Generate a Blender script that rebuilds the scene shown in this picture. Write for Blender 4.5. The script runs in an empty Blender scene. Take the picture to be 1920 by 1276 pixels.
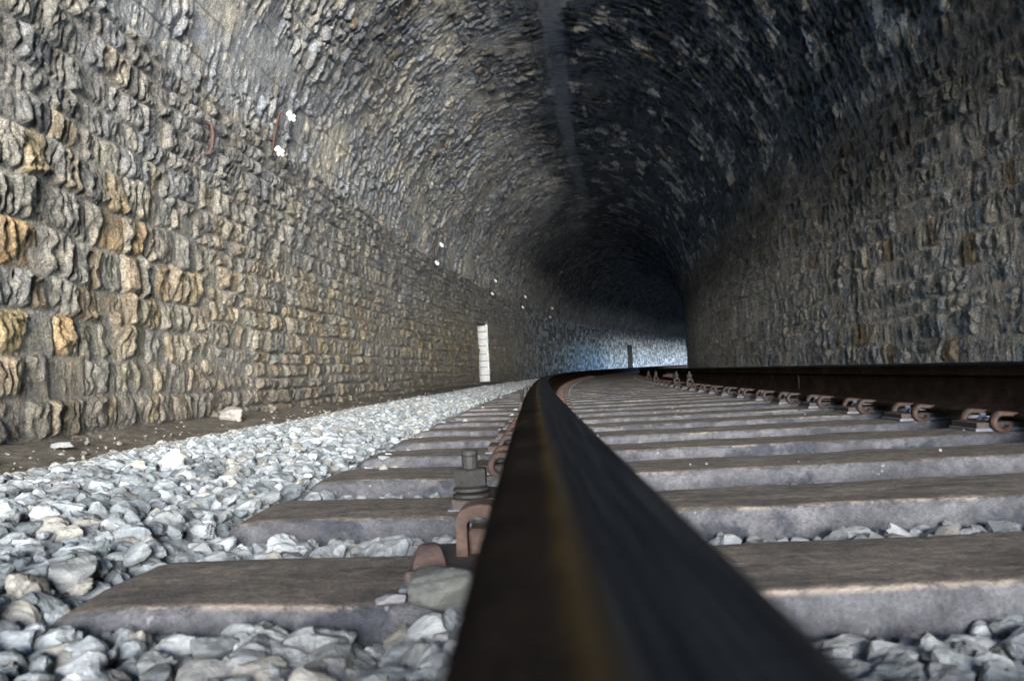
import bpy, math, random
import numpy as np
from mathutils import Matrix, Vector
sc = bpy.context.scene
C = sc.collection
PI = math.pi
rad = math.radians
rng = np.random.default_rng(7)
random.seed(7)

# ------------------------------------------------------------------ camera, sky, sun, exposure
R = 191.0                      # radius of the curve the track runs round (centre to the right)
CAM_Z = 0.0435                   # rail tops are z = 0
YAW, PITCH, ROLL = rad(0.94), rad(2.10), rad(2.9)
cam_d = bpy.data.cameras.new('camera'); cam = bpy.data.objects.new('camera', cam_d); C.objects.link(cam)
cam_d.sensor_width = 36; cam_d.lens = 36 * 1650 / 1920
cam_d.clip_start = 0.02; cam_d.clip_end = 2500
cam.matrix_world = (Matrix.Translation((0, 0, CAM_Z)) @ Matrix.Rotation(YAW, 4, 'Z')
                    @ Matrix.Rotation(PI / 2 + PITCH, 4, 'X') @ Matrix.Rotation(-ROLL, 4, 'Z'))
cam_d.dof.use_dof = True; cam_d.dof.focus_distance = 4.0; cam_d.dof.aperture_fstop = 10.0
sc.camera = cam

SUN_EL, SUN_AZ = rad(3.5), rad(6.0)     # light comes from behind the camera, a little from the right
w = bpy.data.worlds.new('World'); sc.world = w; w.use_nodes = True
nt = w.node_tree; bg = nt.nodes['Background']
sky = nt.nodes.new('ShaderNodeTexSky'); sky.sky_type = 'NISHITA'; sky.sun_disc = False
sky.sun_elevation = SUN_EL + rad(17); sky.sun_rotation = PI - SUN_AZ
sky.air_density = 1.0; sky.dust_density = 0.0; sky.ozone_density = 8.0
nt.links.new(sky.outputs[0], bg.inputs[0]); bg.inputs[1].default_value = 0.15
sd = bpy.data.lights.new('sun', 'SUN'); sd.energy = 3.2; sd.angle = rad(33); sd.color = (1.0, 0.985, 0.96)
sun = bpy.data.objects.new('sun', sd); C.objects.link(sun)
tosun = Vector((math.sin(SUN_AZ) * math.cos(SUN_EL), -math.cos(SUN_AZ) * math.cos(SUN_EL), math.sin(SUN_EL)))
sun.rotation_euler = tosun.to_track_quat('Z', 'Y').to_euler()
sun.location = tosun * 30
vs = sc.view_settings; vs.view_transform = 'Standard'; vs.look = 'None'; vs.gamma = 1; vs.exposure = 3.27
cy = sc.cycles
cy.use_denoising = True; cy.denoiser = 'OPENIMAGEDENOISE'; cy.denoising_input_passes = 'RGB_ALBEDO_NORMAL'; cy.denoising_prefilter = 'ACCURATE'; cy.max_bounces = 7; cy.diffuse_bounces = 5; cy.glossy_bounces = 3
cy.sample_clamp_indirect = 6; cy.use_adaptive_sampling = True; cy.adaptive_threshold = 0.02
cy.caustics_reflective = False; cy.caustics_refractive = False

# ------------------------------------------------------------------ helpers
def P(s, l, z):
    """track coordinates (metres along, metres to the right, height) -> world"""
    s, l, z = np.broadcast_arrays(np.asarray(s, float), np.asarray(l, float), np.asarray(z, float))
    a = s / R
    return np.stack([R - (R - l) * np.cos(a), (R - l) * np.sin(a), z], -1)

def hash2(i, j, seed=0):
    i = np.asarray(i).astype(np.int64); j = np.asarray(j).astype(np.int64)
    n = (i * 374761393 + j * 668265263 + seed * 974634777 + 1013904223) & 0xffffffff
    n = ((n ^ (n >> 13)) * 1274126177) & 0xffffffff
    n = ((n ^ (n >> 16)) * 2246822519) & 0xffffffff
    return ((n ^ (n >> 15)) & 0xffffff) / float(0xffffff)

def vnoise(x, y, seed=0):
    xi = np.floor(x); yi = np.floor(y); fx = x - xi; fy = y - yi
    fx = fx * fx * (3 - 2 * fx); fy = fy * fy * (3 - 2 * fy)
    a = hash2(xi, yi, seed); b = hash2(xi + 1, yi, seed); c = hash2(xi, yi + 1, seed); d = hash2(xi + 1, yi + 1, seed)
    return (a + (b - a) * fx) * (1 - fy) + (c + (d - c) * fx) * fy

def fbm(x, y, seed=0, o=4, g=0.5):
    r = 0; amp = 1; t = 0
    for k in range(o):
        r = r + amp * vnoise(x * 2 ** k + 17.3 * k, y * 2 ** k - 9.1 * k, seed + k); t += amp; amp *= g
    return r / t

def ridge(x, y, seed=0, o=3):
    r = 0; amp = 1; t = 0
    for k in range(o):
        n = vnoise(x * 2 ** k, y * 2 ** k, seed + k); r = r + amp * (1 - np.abs(2 * n - 1)); t += amp; amp *= .5
    return r / t

def sstep(a, b, x):
    t = np.clip((x - a) / (b - a), 0, 1); return t * t * (3 - 2 * t)

def mesh_np(name, v, f, col=None, smooth=True, attrs=None):
    v = np.asarray(v, np.float32).reshape(-1, 3); f = np.asarray(f, np.int32); n = f.shape[1]
    me = bpy.data.meshes.new(name)
    me.vertices.add(len(v)); me.vertices.foreach_set('co', v.ravel())
    me.loops.add(f.size); me.loops.foreach_set('vertex_index', f.ravel())
    me.polygons.add(len(f)); me.polygons.foreach_set('loop_start', np.arange(0, f.size, n, dtype=np.int32))
    me.update(calc_edges=True)
    me.polygons.foreach_set('use_smooth', np.full(len(f), smooth, dtype=bool))
    if col is not None:
        a = me.color_attributes.new('col', 'FLOAT_COLOR', 'POINT')
        c = np.ones((len(v), 4), np.float32); c[:, :3] = col; a.data.foreach_set('color', c.ravel())
    for k, d in (attrs or {}).items():
        a = me.attributes.new(k, 'FLOAT', 'POINT'); a.data.foreach_set('value', np.asarray(d, np.float32).ravel())
    me.validate()
    return me

class MB:
    """collects boxes, bars and sweeps for ONE mesh"""
    def __init__(s): s.v = []; s.f = []
    def add(s, vs_, fs):
        o = len(s.v); s.v += [tuple(p) for p in vs_]; s.f += [tuple(i + o for i in q) for q in fs]; return s
    def box(s, x0, x1, y0, y1, z0, z1, b=0.0):
        if b <= 0:
            vv = [(x, y, z) for z in (z0, z1) for y in (y0, y1) for x in (x0, x1)]
            return s.add(vv, [(0, 2, 3, 1), (4, 5, 7, 6), (0, 1, 5, 4), (2, 6, 7, 3), (0, 4, 6, 2), (1, 3, 7, 5)])
        prof = [(y0, z0), (y1, z0), (y1, z1 - b), (y1 - b, z1), (y0 + b, z1), (y0, z1 - b)]
        rings = []
        for x, k in ((x0, b), (x0 + b, 0), (x1 - b, 0), (x1, b)):
            rings.append([(x, min(max(y, y0 + k), y1 - k), min(z, z1 - k)) for y, z in prof])
        return s.loft(rings)
    def loft(s, rings, cap=True, close=True):
        n = len(rings[0]); vv = [p for r in rings for p in r]; ff = []
        for i in range(len(rings) - 1):
            for j in range(n if close else n - 1):
                a = i * n + j; b = i * n + (j + 1) % n
                ff.append((a, b, b + n, a + n))
        if cap:
            ff.append(tuple(range(n))[::-1]); ff.append(tuple(range((len(rings) - 1) * n, len(rings) * n)))
        return s.add(vv, ff)
    def lathe(s, cx, cy, prof, n=16, rot=0.0):
        rings = [[(cx + r * math.cos(rot + 2 * PI * k / n), cy + r * math.sin(rot + 2 * PI * k / n), z) for k in range(n)] for r, z in prof]
        return s.loft(rings)
    def tube(s, pts, r, n=8, flat=1.0):
        pts = [Vector(p) for p in pts]; rings = []
        for i, p in enumerate(pts):
            d = (pts[min(i + 1, len(pts) - 1)] - pts[max(i - 1, 0)]).normalized()
            up = Vector((0, 1, 0)) if abs(d.y) < .9 else Vector((0, 0, 1))
            a = d.cross(up).normalized(); b = a.cross(d).normalized()
            rings.append([tuple(p + a * r * math.cos(2 * PI * k / n) + b * r * flat * math.sin(2 * PI * k / n)) for k in range(n)])
        return s.loft(rings)
    def mesh(s, name, smooth=True, bevel=0):
        me = bpy.data.meshes.new(name); me.from_pydata(s.v, [], s.f); me.update()
        for p in me.polygons: p.use_smooth = smooth
        return me

def shade_auto(me, ang=35):
    import bmesh
    bm = bmesh.new(); bm.from_mesh(me); bmesh.ops.recalc_face_normals(bm, faces=bm.faces)
    for e in bm.edges:
        e.smooth = not (len(e.link_faces) == 2 and e.calc_face_angle(0) > rad(ang))
    bm.to_mesh(me); bm.free()
    for p in me.polygons: p.use_smooth = True
    return me

def link(name, data, mat=None, parent=None, mw=None, loc=None):
    o = bpy.data.objects.new(name, data); C.objects.link(o)
    if mat is not None and data is not None and len(data.materials) == 0: data.materials.append(mat)
    if parent is not None: o.parent = parent
    if mw is not None: o.matrix_world = mw
    if loc is not None: o.location = loc
    return o
def tag(o, label=None, cat=None, group=None, kind=None):
    if label: o['label'] = label
    if cat: o['category'] = cat
    if group: o['group'] = group
    if kind: o['kind'] = kind
    return o

def track_mw(s, l=0.0, z=0.0):
    p = P(s, l, z)
    return Matrix.Translation(Vector(p.tolist())) @ Matrix.Rotation(-s / R, 4, 'Z')

# ------------------------------------------------------------------ materials
class NT:
    def __init__(s, name):
        s.m = bpy.data.materials.new(name); s.m.use_nodes = True; s.t = s.m.node_tree
        s.b = s.t.nodes['Principled BSDF']; s.co = s.t.nodes.new('ShaderNodeTexCoord')
    def n(s, typ, **k):
        nd = s.t.nodes.new('ShaderNode' + typ)
        for a, b in k.items(): setattr(nd, a, b)
        return nd
    def set(s, sock, v):
        if hasattr(v, 'is_output') or isinstance(v, bpy.types.NodeSocket): s.t.links.new(v, sock)
        else: sock.default_value = v
    def noise(s, scale, detail=5, rough=.6, vec=None, mapscale=None, dist=0, w=None):
        nd = s.n('TexNoise'); nd.inputs['Scale'].default_value = scale; nd.inputs['Detail'].default_value = detail
        nd.inputs['Roughness'].default_value = rough; nd.inputs['Distortion'].default_value = dist
        v = vec if vec is not None else s.co.outputs['Object']
        if mapscale:
            mp = s.n('Mapping'); mp.inputs['Scale'].default_value = mapscale; s.t.links.new(v, mp.inputs[0]); v = mp.outputs[0]
        s.t.links.new(v, nd.inputs['Vector']); return nd.outputs['Fac']
    def ramp(s, fac, stops):
        r = s.n('ValToRGB'); e = r.color_ramp.elements
        while len(e) < len(stops): e.new(.5)
        for k, (p, c) in enumerate(stops):
            e[k].position = p; e[k].color = (*c, 1) if len(c) == 3 else c
        s.t.links.new(fac, r.inputs[0]); return r.outputs[0]
    def mrange(s, v, a, b, c=0, d=1):
        m = s.n('MapRange'); s.set(m.inputs[0], v)
        for k, x in zip((1, 2, 3, 4), (a, b, c, d)): m.inputs[k].default_value = x
        return m.outputs[0]
    def mix(s, f, a, b, blend='MIX'):
        m = s.n('Mix', data_type='RGBA', blend_type=blend)
        s.set(m.inputs[0], f)
        for k, x in ((6, a), (7, b)):
            if isinstance(x, tuple): x = (*x, 1) if len(x) == 3 else x
            s.set(m.inputs[k], x)
        return m.outputs[2]
    def math(s, op, a, b=0.0):
        m = s.n('Math', operation=op); s.set(m.inputs[0], a); s.set(m.inputs[1], b); return m.outputs[0]
    def bump(s, h, dist=.01, st=1.0, prev=None):
        b = s.n('Bump'); b.inputs['Distance'].default_value = dist; b.inputs['Strength'].default_value = st
        s.t.links.new(h, b.inputs['Height'])
        if prev is not None: s.t.links.new(prev, b.inputs['Normal'])
        return b.outputs[0]
    def attr(s, name):
        a = s.n('Attribute'); a.attribute_name = name; return a
    def out(s, color, rough=.85, normal=None, metal=0.0, spec=.5):
        s.set(s.b.inputs['Base Color'], (*color, 1) if isinstance(color, tuple) and len(color) == 3 else color)
        s.set(s.b.inputs['Roughness'], rough); s.set(s.b.inputs['Metallic'], metal)
        s.b.inputs['Specular IOR Level'].default_value = spec
        if normal is not None: s.t.links.new(normal, s.b.inputs['Normal'])
        return s.m

def mat_masonry():
    m = NT('masonry')
    a = m.attr('col'); g = m.noise(9, 8, .7); g2 = m.noise(60, 6, .75)
    c = m.mix(1.0, a.outputs['Color'], m.ramp(g, [(.3, (.55, .56, .58)), (.5, (1, 1, 1)), (.7, (1.45, 1.36, 1.22))]), 'MULTIPLY')
    c = m.mix(1.0, c, m.ramp(g2, [(.36, (.42, .42, .43)), (.5, (1, 1, 1)), (.64, (1.6, 1.58, 1.54))]), 'MULTIPLY')
    c = m.mix(1.0, c, m.ramp(m.noise(150, 4, .7), [(.36, (.6, .6, .6)), (.5, (1, 1, 1)), (.64, (1.4, 1.4, 1.4))]), 'MULTIPLY')
    n = m.bump(m.noise(15, 9, .74, None, (1, 1, .5), .6), .10, 1.0); n = m.bump(m.noise(48, 7, .75, None, (1, 1, .6)), .035, 1.0, n)
    gl = m.attr('wet').outputs['Fac']
    r = m.mrange(gl, 0, 1, .82, .38)
    return m.out(c, r, n, spec=.35)
def mat_rock():
    m = NT('ballast_stone')
    a = m.attr('col'); g = m.noise(30, 8, .7); vein = m.noise(18, 6, .6, mapscale=(1, 1, 4), dist=1.5)
    c = m.mix(1.0, a.outputs['Color'], m.ramp(g, [(.3, (.6, .62, .64)), (.5, (1, 1, 1)), (.72, (1.3, 1.28, 1.22))]), 'MULTIPLY')
    c = m.mix(.55, c, m.ramp(vein, [(.36, (.55, .57, .57)), (.5, (1, 1, 1)), (.62, (1.25, 1.25, 1.22))]), 'MULTIPLY')
    n = m.bump(m.noise(80, 6, .7), .006, .8); n = m.bump(m.noise(260, 4, .6), .002, .6, n)
    return m.out(c, .8, n, spec=.35)
def mat_dirt():
    m = NT('dirt')
    g = m.noise(1.6, 8, .65); g2 = m.noise(26, 8, .7)
    c = m.ramp(g, [(.3, (.105, .088, .066)), (.55, (.17, .145, .112)), (.75, (.23, .20, .165))])
    c = m.mix(1.0, c, m.ramp(g2, [(.3, (.5, .5, .5)), (.55, (1, 1, 1)), (.75, (1.5, 1.5, 1.5))]), 'MULTIPLY')
    n = m.bump(g2, .02, 1); n = m.bump(m.noise(150, 4, .7), .004, .8, n)
    return m.out(c, .95, n, spec=.2)
def mat_sleeper():
    m = NT('sleeper_steel')
    oi = m.n('ObjectInfo'); rv = m.n('VectorMath', operation='ADD')
    mul = m.n('VectorMath', operation='SCALE'); cmb = m.n('CombineXYZ')
    for k in range(3): m.t.links.new(oi.outputs['Random'], cmb.inputs[k])
    m.t.links.new(cmb.outputs[0], mul.inputs[0]); mul.inputs['Scale'].default_value = 37.0
    m.t.links.new(m.co.outputs['Object'], rv.inputs[0]); m.t.links.new(mul.outputs[0], rv.inputs[1]); v = rv.outputs[0]
    hz = m.attr('topm').outputs['Fac']                      # 1 on the dirt-caked top, 0 on the steel flanks
    n1 = m.noise(7, 7, .62, v, (1, 2.2, 1)); n2 = m.noise(45, 7, .7, v); n3 = m.noise(3.2, 4, .5, v, (1, 2.5, 1))
    dirt = m.ramp(n1, [(.28, (.046, .036, .028)), (.5, (.098, .079, .062)), (.75, (.16, .132, .105))])
    dirt = m.mix(m.ramp(m.noise(5, 5, .6, v, (1, 3, 1)), [(.56, (0, 0, 0)), (.63, (1, 1, 1))]), dirt, (.055, .045, .037))
    dirt = m.mix(1.0, dirt, m.ramp(n2, [(.36, (.6, .6, .6)), (.5, (1, 1, 1)), (.64, (1.45, 1.42, 1.38))]), 'MULTIPLY')
    n4 = m.noise(220, 4, .7, v); dirt = m.mix(1.0, dirt, m.ramp(n4, [(.36, (.7,) * 3), (.5, (1,) * 3), (.64, (1.35,) * 3)]), 'MULTIPLY')
    steel = m.ramp(n1, [(.25, (.032, .031, .033)), (.45, (.060, .058, .061)), (.6, (.096, .093, .095)), (.8, (.14, .124, .115))])
    steel = m.mix(m.ramp(m.noise(6.5, 5, .55, v), [(.57, (0, 0, 0)), (.62, (1, 1, 1))]), steel, (.033, .034, .040))
    steel = m.mix(m.ramp(m.noise(38, 3, .5, v), [(.70, (0, 0, 0)), (.74, (1, 1, 1))]), steel, (.17, .165, .165))
    steel = m.mix(1.0, steel, m.ramp(n2, [(.36, (.7, .7, .7)), (.5, (1, 1, 1)), (.64, (1.35, 1.33, 1.3))]), 'MULTIPLY')
    steel = m.mix(1.0, steel, m.ramp(n4, [(.36, (.8,) * 3), (.5, (1,) * 3), (.64, (1.25,) * 3)]), 'MULTIPLY')
    f = m.mrange(m.math('ADD', hz, m.math('MULTIPLY', m.math('SUBTRACT', n1, .5), .35)), .45, .62)
    c = m.mix(f, steel, dirt)
    # bare worn edge: a broken pale rust line where top meets flank
    e = m.math('MULTIPLY', m.mrange(hz, .36, .52), m.mrange(hz, .66, .54))
    e = m.math('MULTIPLY', e, m.mrange(m.math('ADD', n3, m.math('MULTIPLY', m.math('SUBTRACT', n2, .5), .7)), .57, .68))
    c = m.mix(e, c, (.25, .20, .155))
    n = m.bump(n2, .012, 1.0); n = m.bump(n1, .03, .5, n); n = m.bump(n4, .002, .8, n)
    r = m.mrange(f, 0, 1, .62, .92)
    return m.out(c, r, n, 0.0, .4)
def mat_rust(name, base, dark, rough=.8):
    m = NT(name); g = m.noise(24, 7, .7); g2 = m.noise(160, 5, .7)
    oi = m.n('ObjectInfo')
    c = m.ramp(g, [(.3, dark), (.5, base), (.72, tuple(min(1, x * 1.7) for x in base))])
    c = m.mix(m.math('MULTIPLY', oi.outputs['Random'], .5), c, (.040, .036, .034))
    c = m.mix(1.0, c, m.ramp(g2, [(.3, (.75,) * 3), (.5, (1,) * 3), (.7, (1.25,) * 3)]), 'MULTIPLY')
    return m.out(c, rough, m.bump(g2, .003, .8), spec=.4)
def mat_rail():
    m = NT('rail_steel')
    u = m.attr('u').outputs['Fac']; h = m.attr('h').outputs['Fac']; s_ = m.attr('along').outputs['Fac']
    cb = m.n('CombineXYZ'); m.t.links.new(u, cb.inputs[0]); m.t.links.new(s_, cb.inputs[1]); m.t.links.new(h, cb.inputs[2]); v = cb.outputs[0]
    streak = m.noise(1, 6, .6, v, (420, 5, 60)); blot = m.noise(14, 6, .65, v, (1, .6, 1)); fine = m.noise(300, 4, .6, v)
    rust = m.ramp(blot, [(.3, (.007, .006, .005)), (.55, (.014, .011, .009)), (.8, (.034, .026, .019))])
    rust = m.mix(1.0, rust, m.ramp(fine, [(.3, (.75,) * 3), (.5, (1,) * 3), (.7, (1.25,) * 3)]), 'MULTIPLY')
    top = m.mrange(h, -.011, -.006)
    rust = m.mix(m.mrange(h, -.020, -.045), rust, m.mix(1.0, rust, (2.6, 2.3, 2.1), 'MULTIPLY'))
    wob = m.math('MULTIPLY', m.math('SUBTRACT', blot, .5), .006)
    uu = m.math('ADD', u, wob)
    band = m.math('MULTIPLY', top, m.mrange(uu, -.0105, -.0075))
    stain = m.math('MULTIPLY', top, m.math('MULTIPLY', m.mrange(uu, -.014, -.0095), m.mrange(uu, -.002, -.0075)))
    steel = m.ramp(streak, [(.25, (.004, .0045, .0055)), (.5, (.009, .010, .012)), (.75, (.028, .031, .034))])
    c = m.mix(band, rust, steel)
    c = m.mix(m.math('MULTIPLY', stain, m.mrange(blot, .3, .6, .35, .95)), c, (.034, .023, .009))
    m.t.links.new(m.math('MULTIPLY', band, .03), m.b.inputs['Specular IOR Level']); metal = m.math('MULTIPLY', band, .12)
    r = m.math('ADD', m.mrange(band, 0, 1, 1.0, .42), m.math('MULTIPLY', m.math('SUBTRACT', streak, .5), .2))
    return m.out(c, r, m.bump(fine, .0012, .6), metal, .05)
def mat_plain(name, col, rough=.6, var=.2, scale=20, spec=.5):
    m = NT(name); g = m.noise(scale, 6, .65)
    c = m.mix(1.0, (*col, 1), m.ramp(g, [(.3, (1 - var,) * 3), (.5, (1,) * 3), (.7, (1 + var,) * 3)]), 'MULTIPLY')
    return m.out(c, rough, m.bump(g, .003, .4), spec=spec)

M_wall = mat_masonry(); M_rock = mat_rock(); M_dirt = mat_dirt(); M_sleep = mat_sleeper(); M_rail = mat_rail()
M_rust = mat_rust('rusty_iron', (.068, .036, .023), (.022, .014, .011))
M_plate = mat_rust('rusty_plate', (.048, .033, .026), (.018, .014, .012))
M_dark = mat_rust('greased_iron', (.022, .020, .016), (.011, .010, .008), .6)
M_bluec = mat_plain('worn_steel', (.10, .105, .12), .55, .3, 60)
M_pad = mat_plain('pad_rubber', (.12, .12, .135), .75, .25, 40)
M_porc = mat_plain('white_porcelain', (.86, .86, .84), .25, .05, 30)
M_redrod = mat_rust('red_rod', (.085, .04, .03), (.045, .024, .02))

# ------------------------------------------------------------------ tunnel lining
CX, HW, SPR, RISE = 0.2, 2.9, 1.60, 3.47       # centre, half width, where the wall starts to lean in, height of the arch above that
LW, RW = CX - HW, CX + HW
Z0 = -0.42
_a = np.linspace(0, PI, 1200)
_pl = np.concatenate([np.full(400, LW), CX - HW * np.cos(_a), np.full(400, RW)])
_pz = np.concatenate([np.linspace(Z0, SPR, 401)[:-1], SPR + RISE * np.sin(_a), np.linspace(SPR, Z0, 401)[1:]])
_pt = np.concatenate([[0], np.cumsum(np.hypot(np.diff(_pl), np.diff(_pz)))])
_nl = np.gradient(_pz, _pt); _nz = -np.gradient(_pl, _pt); _nn = np.hypot(_nl, _nz); _nl /= _nn; _nz /= _nn
TT = float(_pt[-1]); TL = float(np.interp(2.42, _pz[:900], _pt[:900])); TA = TT - 2 * TL     # wall masonry changes to vault masonry at TL
S_END, S_BACK = 104.0, -7.0
def section(t):
    """arc length round the lining (from the foot of the left wall) -> l, z, inward normal"""
    return tuple(np.interp(t, _pt, q) for q in (_pl, _pz, _nl, _nz))

def stones(S, T, ch, cw, wob, seed, big=None):
    """irregular coursed rubble: returns id numbers, local position and distance to the joint"""
    Tw = T + wob * (fbm(S * 1.1, T * 1.3, seed, 2) - .5) * 1.6 + wob * .7 * (vnoise(S * 6, T * 6, seed + 5) - .5)
    r = np.random.default_rng(seed); e = np.concatenate([[-9.0], -9.0 + np.cumsum(ch * r.uniform(.68, 1.42, 1400))])
    ci = np.clip(np.searchsorted(e, Tw) - 1, 0, 1398); e0 = e[ci]; e1 = e[ci + 1]
    wd = cw * (.8 + .5 * hash2(ci, ci * 0 + 3, seed))
    Sw = S + .05 * (fbm(S * 5, T * 7, seed + 9, 2) - .5) + wd * 7 * hash2(ci, ci * 0 + 1, seed)
    k = np.floor(Sw / wd + .5)
    bj = lambda q: q * wd + (hash2(ci, q, seed + 2) - .5) * wd * .72
    idx = np.where(Sw < bj(k), k - 1, k); b0 = bj(idx); b1 = bj(idx + 1)
    u = (Sw - b0) / np.maximum(b1 - b0, 1e-3); v = (Tw - e0) / (e1 - e0)
    du = np.minimum(Sw - b0, b1 - Sw); dv = np.minimum(Tw - e0, e1 - Tw)
    d = -np.log(np.exp(-du / .012) + np.exp(-dv / .012)) * .012
    return ci, idx, u - .5, v - .5, np.maximum(d, 0)

RINGS = np.array([8.95, 17.4, 27.0, 37.0, 48.0, 60.0, 74.0])
def lining(S, T):
    """height above the mean surface, colour and wetness of the masonry"""
    pos = (T - TL) / TA                                       # 0 at left springing, 1 at right springing
    spr_l = .16 * (fbm(S * .9, S * 0, 71, 3) - .5)
    wallL = sstep(.06, -.06, T - (TL + spr_l)); wallR = sstep(-.35, .35, T - (TL + TA - .1 + .8 * (fbm(S * .6, S * 0, 77, 3) - .5)))
    wall = np.maximum(wallL, wallR)
    # --- wall: coursed rubble
    nearb = sstep(9, 4.5, S)
    c1, i1, u1, v1, d1 = stones(S, T, .160, .165, .030, 11)
    bigm = (S + 2.2 * (fbm(S * .8, T * .9, 12, 3) - .5) < 6.6) & (T < TL + 1)
    if bigm.any():                                             # larger blocks near the mouth
        q = stones(S, T, .19, .22, .045, 13)
        c1, i1, u1, v1, d1 = [np.where(bigm, y + (5000 if k < 2 else 0), x) for k, (x, y) in enumerate(zip((c1, i1, u1, v1, d1), q))]
    h = lambda k, c=c1, i=i1: hash2(c, i, 100 + k)
    px = lambda a, b, sd: fbm(S * a, T * b, sd, 4, .55)
    prot = .007 + .025 * h(1) ** 1.3
    H1 = sstep(-.004, .020, d1) * prot + (h(2) - .5) * .13 * u1 + (h(3) - .5) * .06 * v1
    wx = .25 * fbm(S * 4, T * 4, 35, 3) + 3 * h(15, c1, c1 * 0)
    rr1 = ridge((S + wx) * 13, (T + .5 * wx) * 4.2, 31, 2)
    rr2 = ridge((S + wx) * 27 + T * 4, (T - wx) * 12, 38, 2)
    rough = (rr1 ** 2 - .30) * .050 + (rr2 - .5) * .030 + (px(20, 9, 41) - .5) * .034
    bed = np.exp(-(((.5 - np.abs(v1)) * .165) / .010) ** 2)
    flat1 = (h(7) > .94)
    H1 = H1 + rough * np.where(flat1, .4, 1.0) * (.5 + .5 * sstep(.0, .03, d1)) + (px(2.6, 1.8, 51) - .5) * .075
    H1 = H1 * np.where(flat1, .6, 1.0) - .020 * bed * sstep(.25, .5, px(2.5, 6, 70))
    lev1 = .000 + .030 * (px(4.5, 5, 61) - .5) + .012 * (px(22, 22, 68) - .5)     # mortar fills the joints up to here
    mort1 = sstep(-.006, .004, lev1 - H1); H1 = np.maximum(H1, lev1)
    patch1 = sstep(.60, .70, px(1.1, 1.6, 64))                                   # pointed over with mortar
    H1 = H1 * (1 - .3 * patch1); mort1 = np.maximum(mort1, .35 * patch1)
    # --- vault: small thin stones, longitudinal courses, smeared mortar
    c2, i2, v2, u2, d2 = stones(T, S, .120, .185, .050, 23)       # voussoirs set in rings round the arch
    g = lambda k, c=c2, i=i2: hash2(c, i, 200 + k)
    smear = .75 * sstep(.50, .58, fbm(S * 1.5, T * 2.2, 81, 5, .6)) * (1 - .75 * sstep(.50, .72, pos))
    near = sstep(17, 8, S) * sstep(.30, .0, pos)
    smear = np.maximum(smear, .85 * near * sstep(.50, .60, fbm(S * 1.4, T * 1.6, 84, 5, .6)))
    slick = np.exp(-((T - TL - .75 - .1 * np.sin(S * .7)) / .22) ** 2) * sstep(9.5, 8.2, S)     # smooth render band
    smear = np.clip(np.maximum(smear * .85, slick), 0, 1)
    H2 = sstep(-.004, .03, d2) * (.004 + .040 * g(1) ** 1.4) + (g(2) - .42) * .19 * u2 + (g(3) - .5) * .07 * v2
    H2 = H2 + (ridge(S * 14 + 2 * fbm(S * 3, T * 3, 39, 2), T * 4.5, 33, 3) - .55) * .065 + (px(20, 16, 43) - .5) * .05
    H2 = H2 * (1 - .82 * smear) + smear * (.010 + .014 * (px(2.5, 8, 45) - .5)) + (px(1.8, 1.5, 53) - .5) * .08
    lev2 = -.004 + .040 * (px(5, 4, 62) - .47) + .014 * (px(20, 20, 69) - .5) + .02 * smear
    mort2 = np.maximum(sstep(-.006, .004, lev2 - H2), smear * .8) * (.45 + .55 * sstep(.45, .55, fbm(S * 2.2, T * 2.2, 98, 3))); H2 = np.maximum(H2, lev2)
    key = np.exp(-((pos - .5) * TA / .16) ** 6) * sstep(.28, .5, fbm(S * .5, T * 2, 96, 2)) * (1 - .8 * sstep(14, 30, S))               # smooth keystone row along the crown
    H2 = H2 * (1 - .8 * key) + key * (.02 + .02 * np.floor(4 * hash2(np.floor(S / .7), S * 0, 5)) / 4)
    # straight board lines in the vault mortar
    lines = np.zeros_like(S)
    for k in range(17):
        tk = TL + .20 + k * .33 + .04 * math.sin(k * 7.1) + .02 * np.sin(S * .35 + k)
        on = sstep(.30, .42, vnoise(S * .22 + k * 5, S * 0 + k, 91))
        lines = np.maximum(lines, np.exp(-((T - tk) / .007) ** 2) * on)
    H = H1 * wall + H2 * (1 - wall) - .012 * lines * (1 - wallR)
    ringg = np.zeros_like(S)
    for k, r0 in enumerate(RINGS):
        wv = .05 * (fbm(T * 2.2, T * 0 + k, 95, 3) - .5)
        ringg = np.maximum(ringg, np.exp(-((S - r0 - wv) / .022) ** 2))
        H = H + .022 * (1 if k % 2 else -1) * sstep(-.03, .03, S - r0 - wv) * (1 - wall)
    H = H - .05 * ringg * (1 - .5 * wall)
    H = H - .035 * wallL * 0 + .05 * wallL * sstep(.5, .0, np.abs(T - TL + .1)) * 0
    # ---------------- colours
    c = lambda *a: np.array(a)
    def pick(r, pal):
        pal = np.array(pal); k = np.minimum((r * len(pal)).astype(int), len(pal) - 1); return pal[k]
    tan = [(.30, .245, .17), (.34, .27, .175), (.25, .22, .17), (.37, .32, .24), (.27, .25, .21), (.33, .26, .18), (.29, .27, .22), (.22, .21, .19)]
    ochre = [(.44, .30, .14), (.38, .26, .135), (.30, .25, .16), (.26, .24, .17), (.46, .34, .17), (.25, .23, .19), (.31, .28, .22), (.21, .20, .17)]
    slate = [(.20, .20, .205), (.26, .262, .27), (.13, .133, .14), (.28, .275, .265), (.33, .31, .27), (.20, .21, .228), (.25, .25, .245)]
    colw = pick(h(4), tan); colo = pick(h(5), ochre)
    onr = .85 * sstep(8.0, 4.8, S + 1.6 * (px(.7, .9, 63) - .5)) * (h(6) > .42)
    colw = colw * (1 - onr[..., None]) + colo * onr[..., None]
    greyup = np.clip(sstep(TL - 1.9, TL - .3, T + .9 * (fbm(S * .5, T * .8, 65, 3) - .5)) * .7 + .25 * (h(8) > .84) , 0, .9)[..., None]
    colw = colw * (1 - greyup) + (pick(h(9), slate) * 1.1) * greyup
    mcol = c(.40, .37, .32); colw = colw * (1 - .75 * mort1[..., None]) + mcol * .75 * mort1[..., None]
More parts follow.
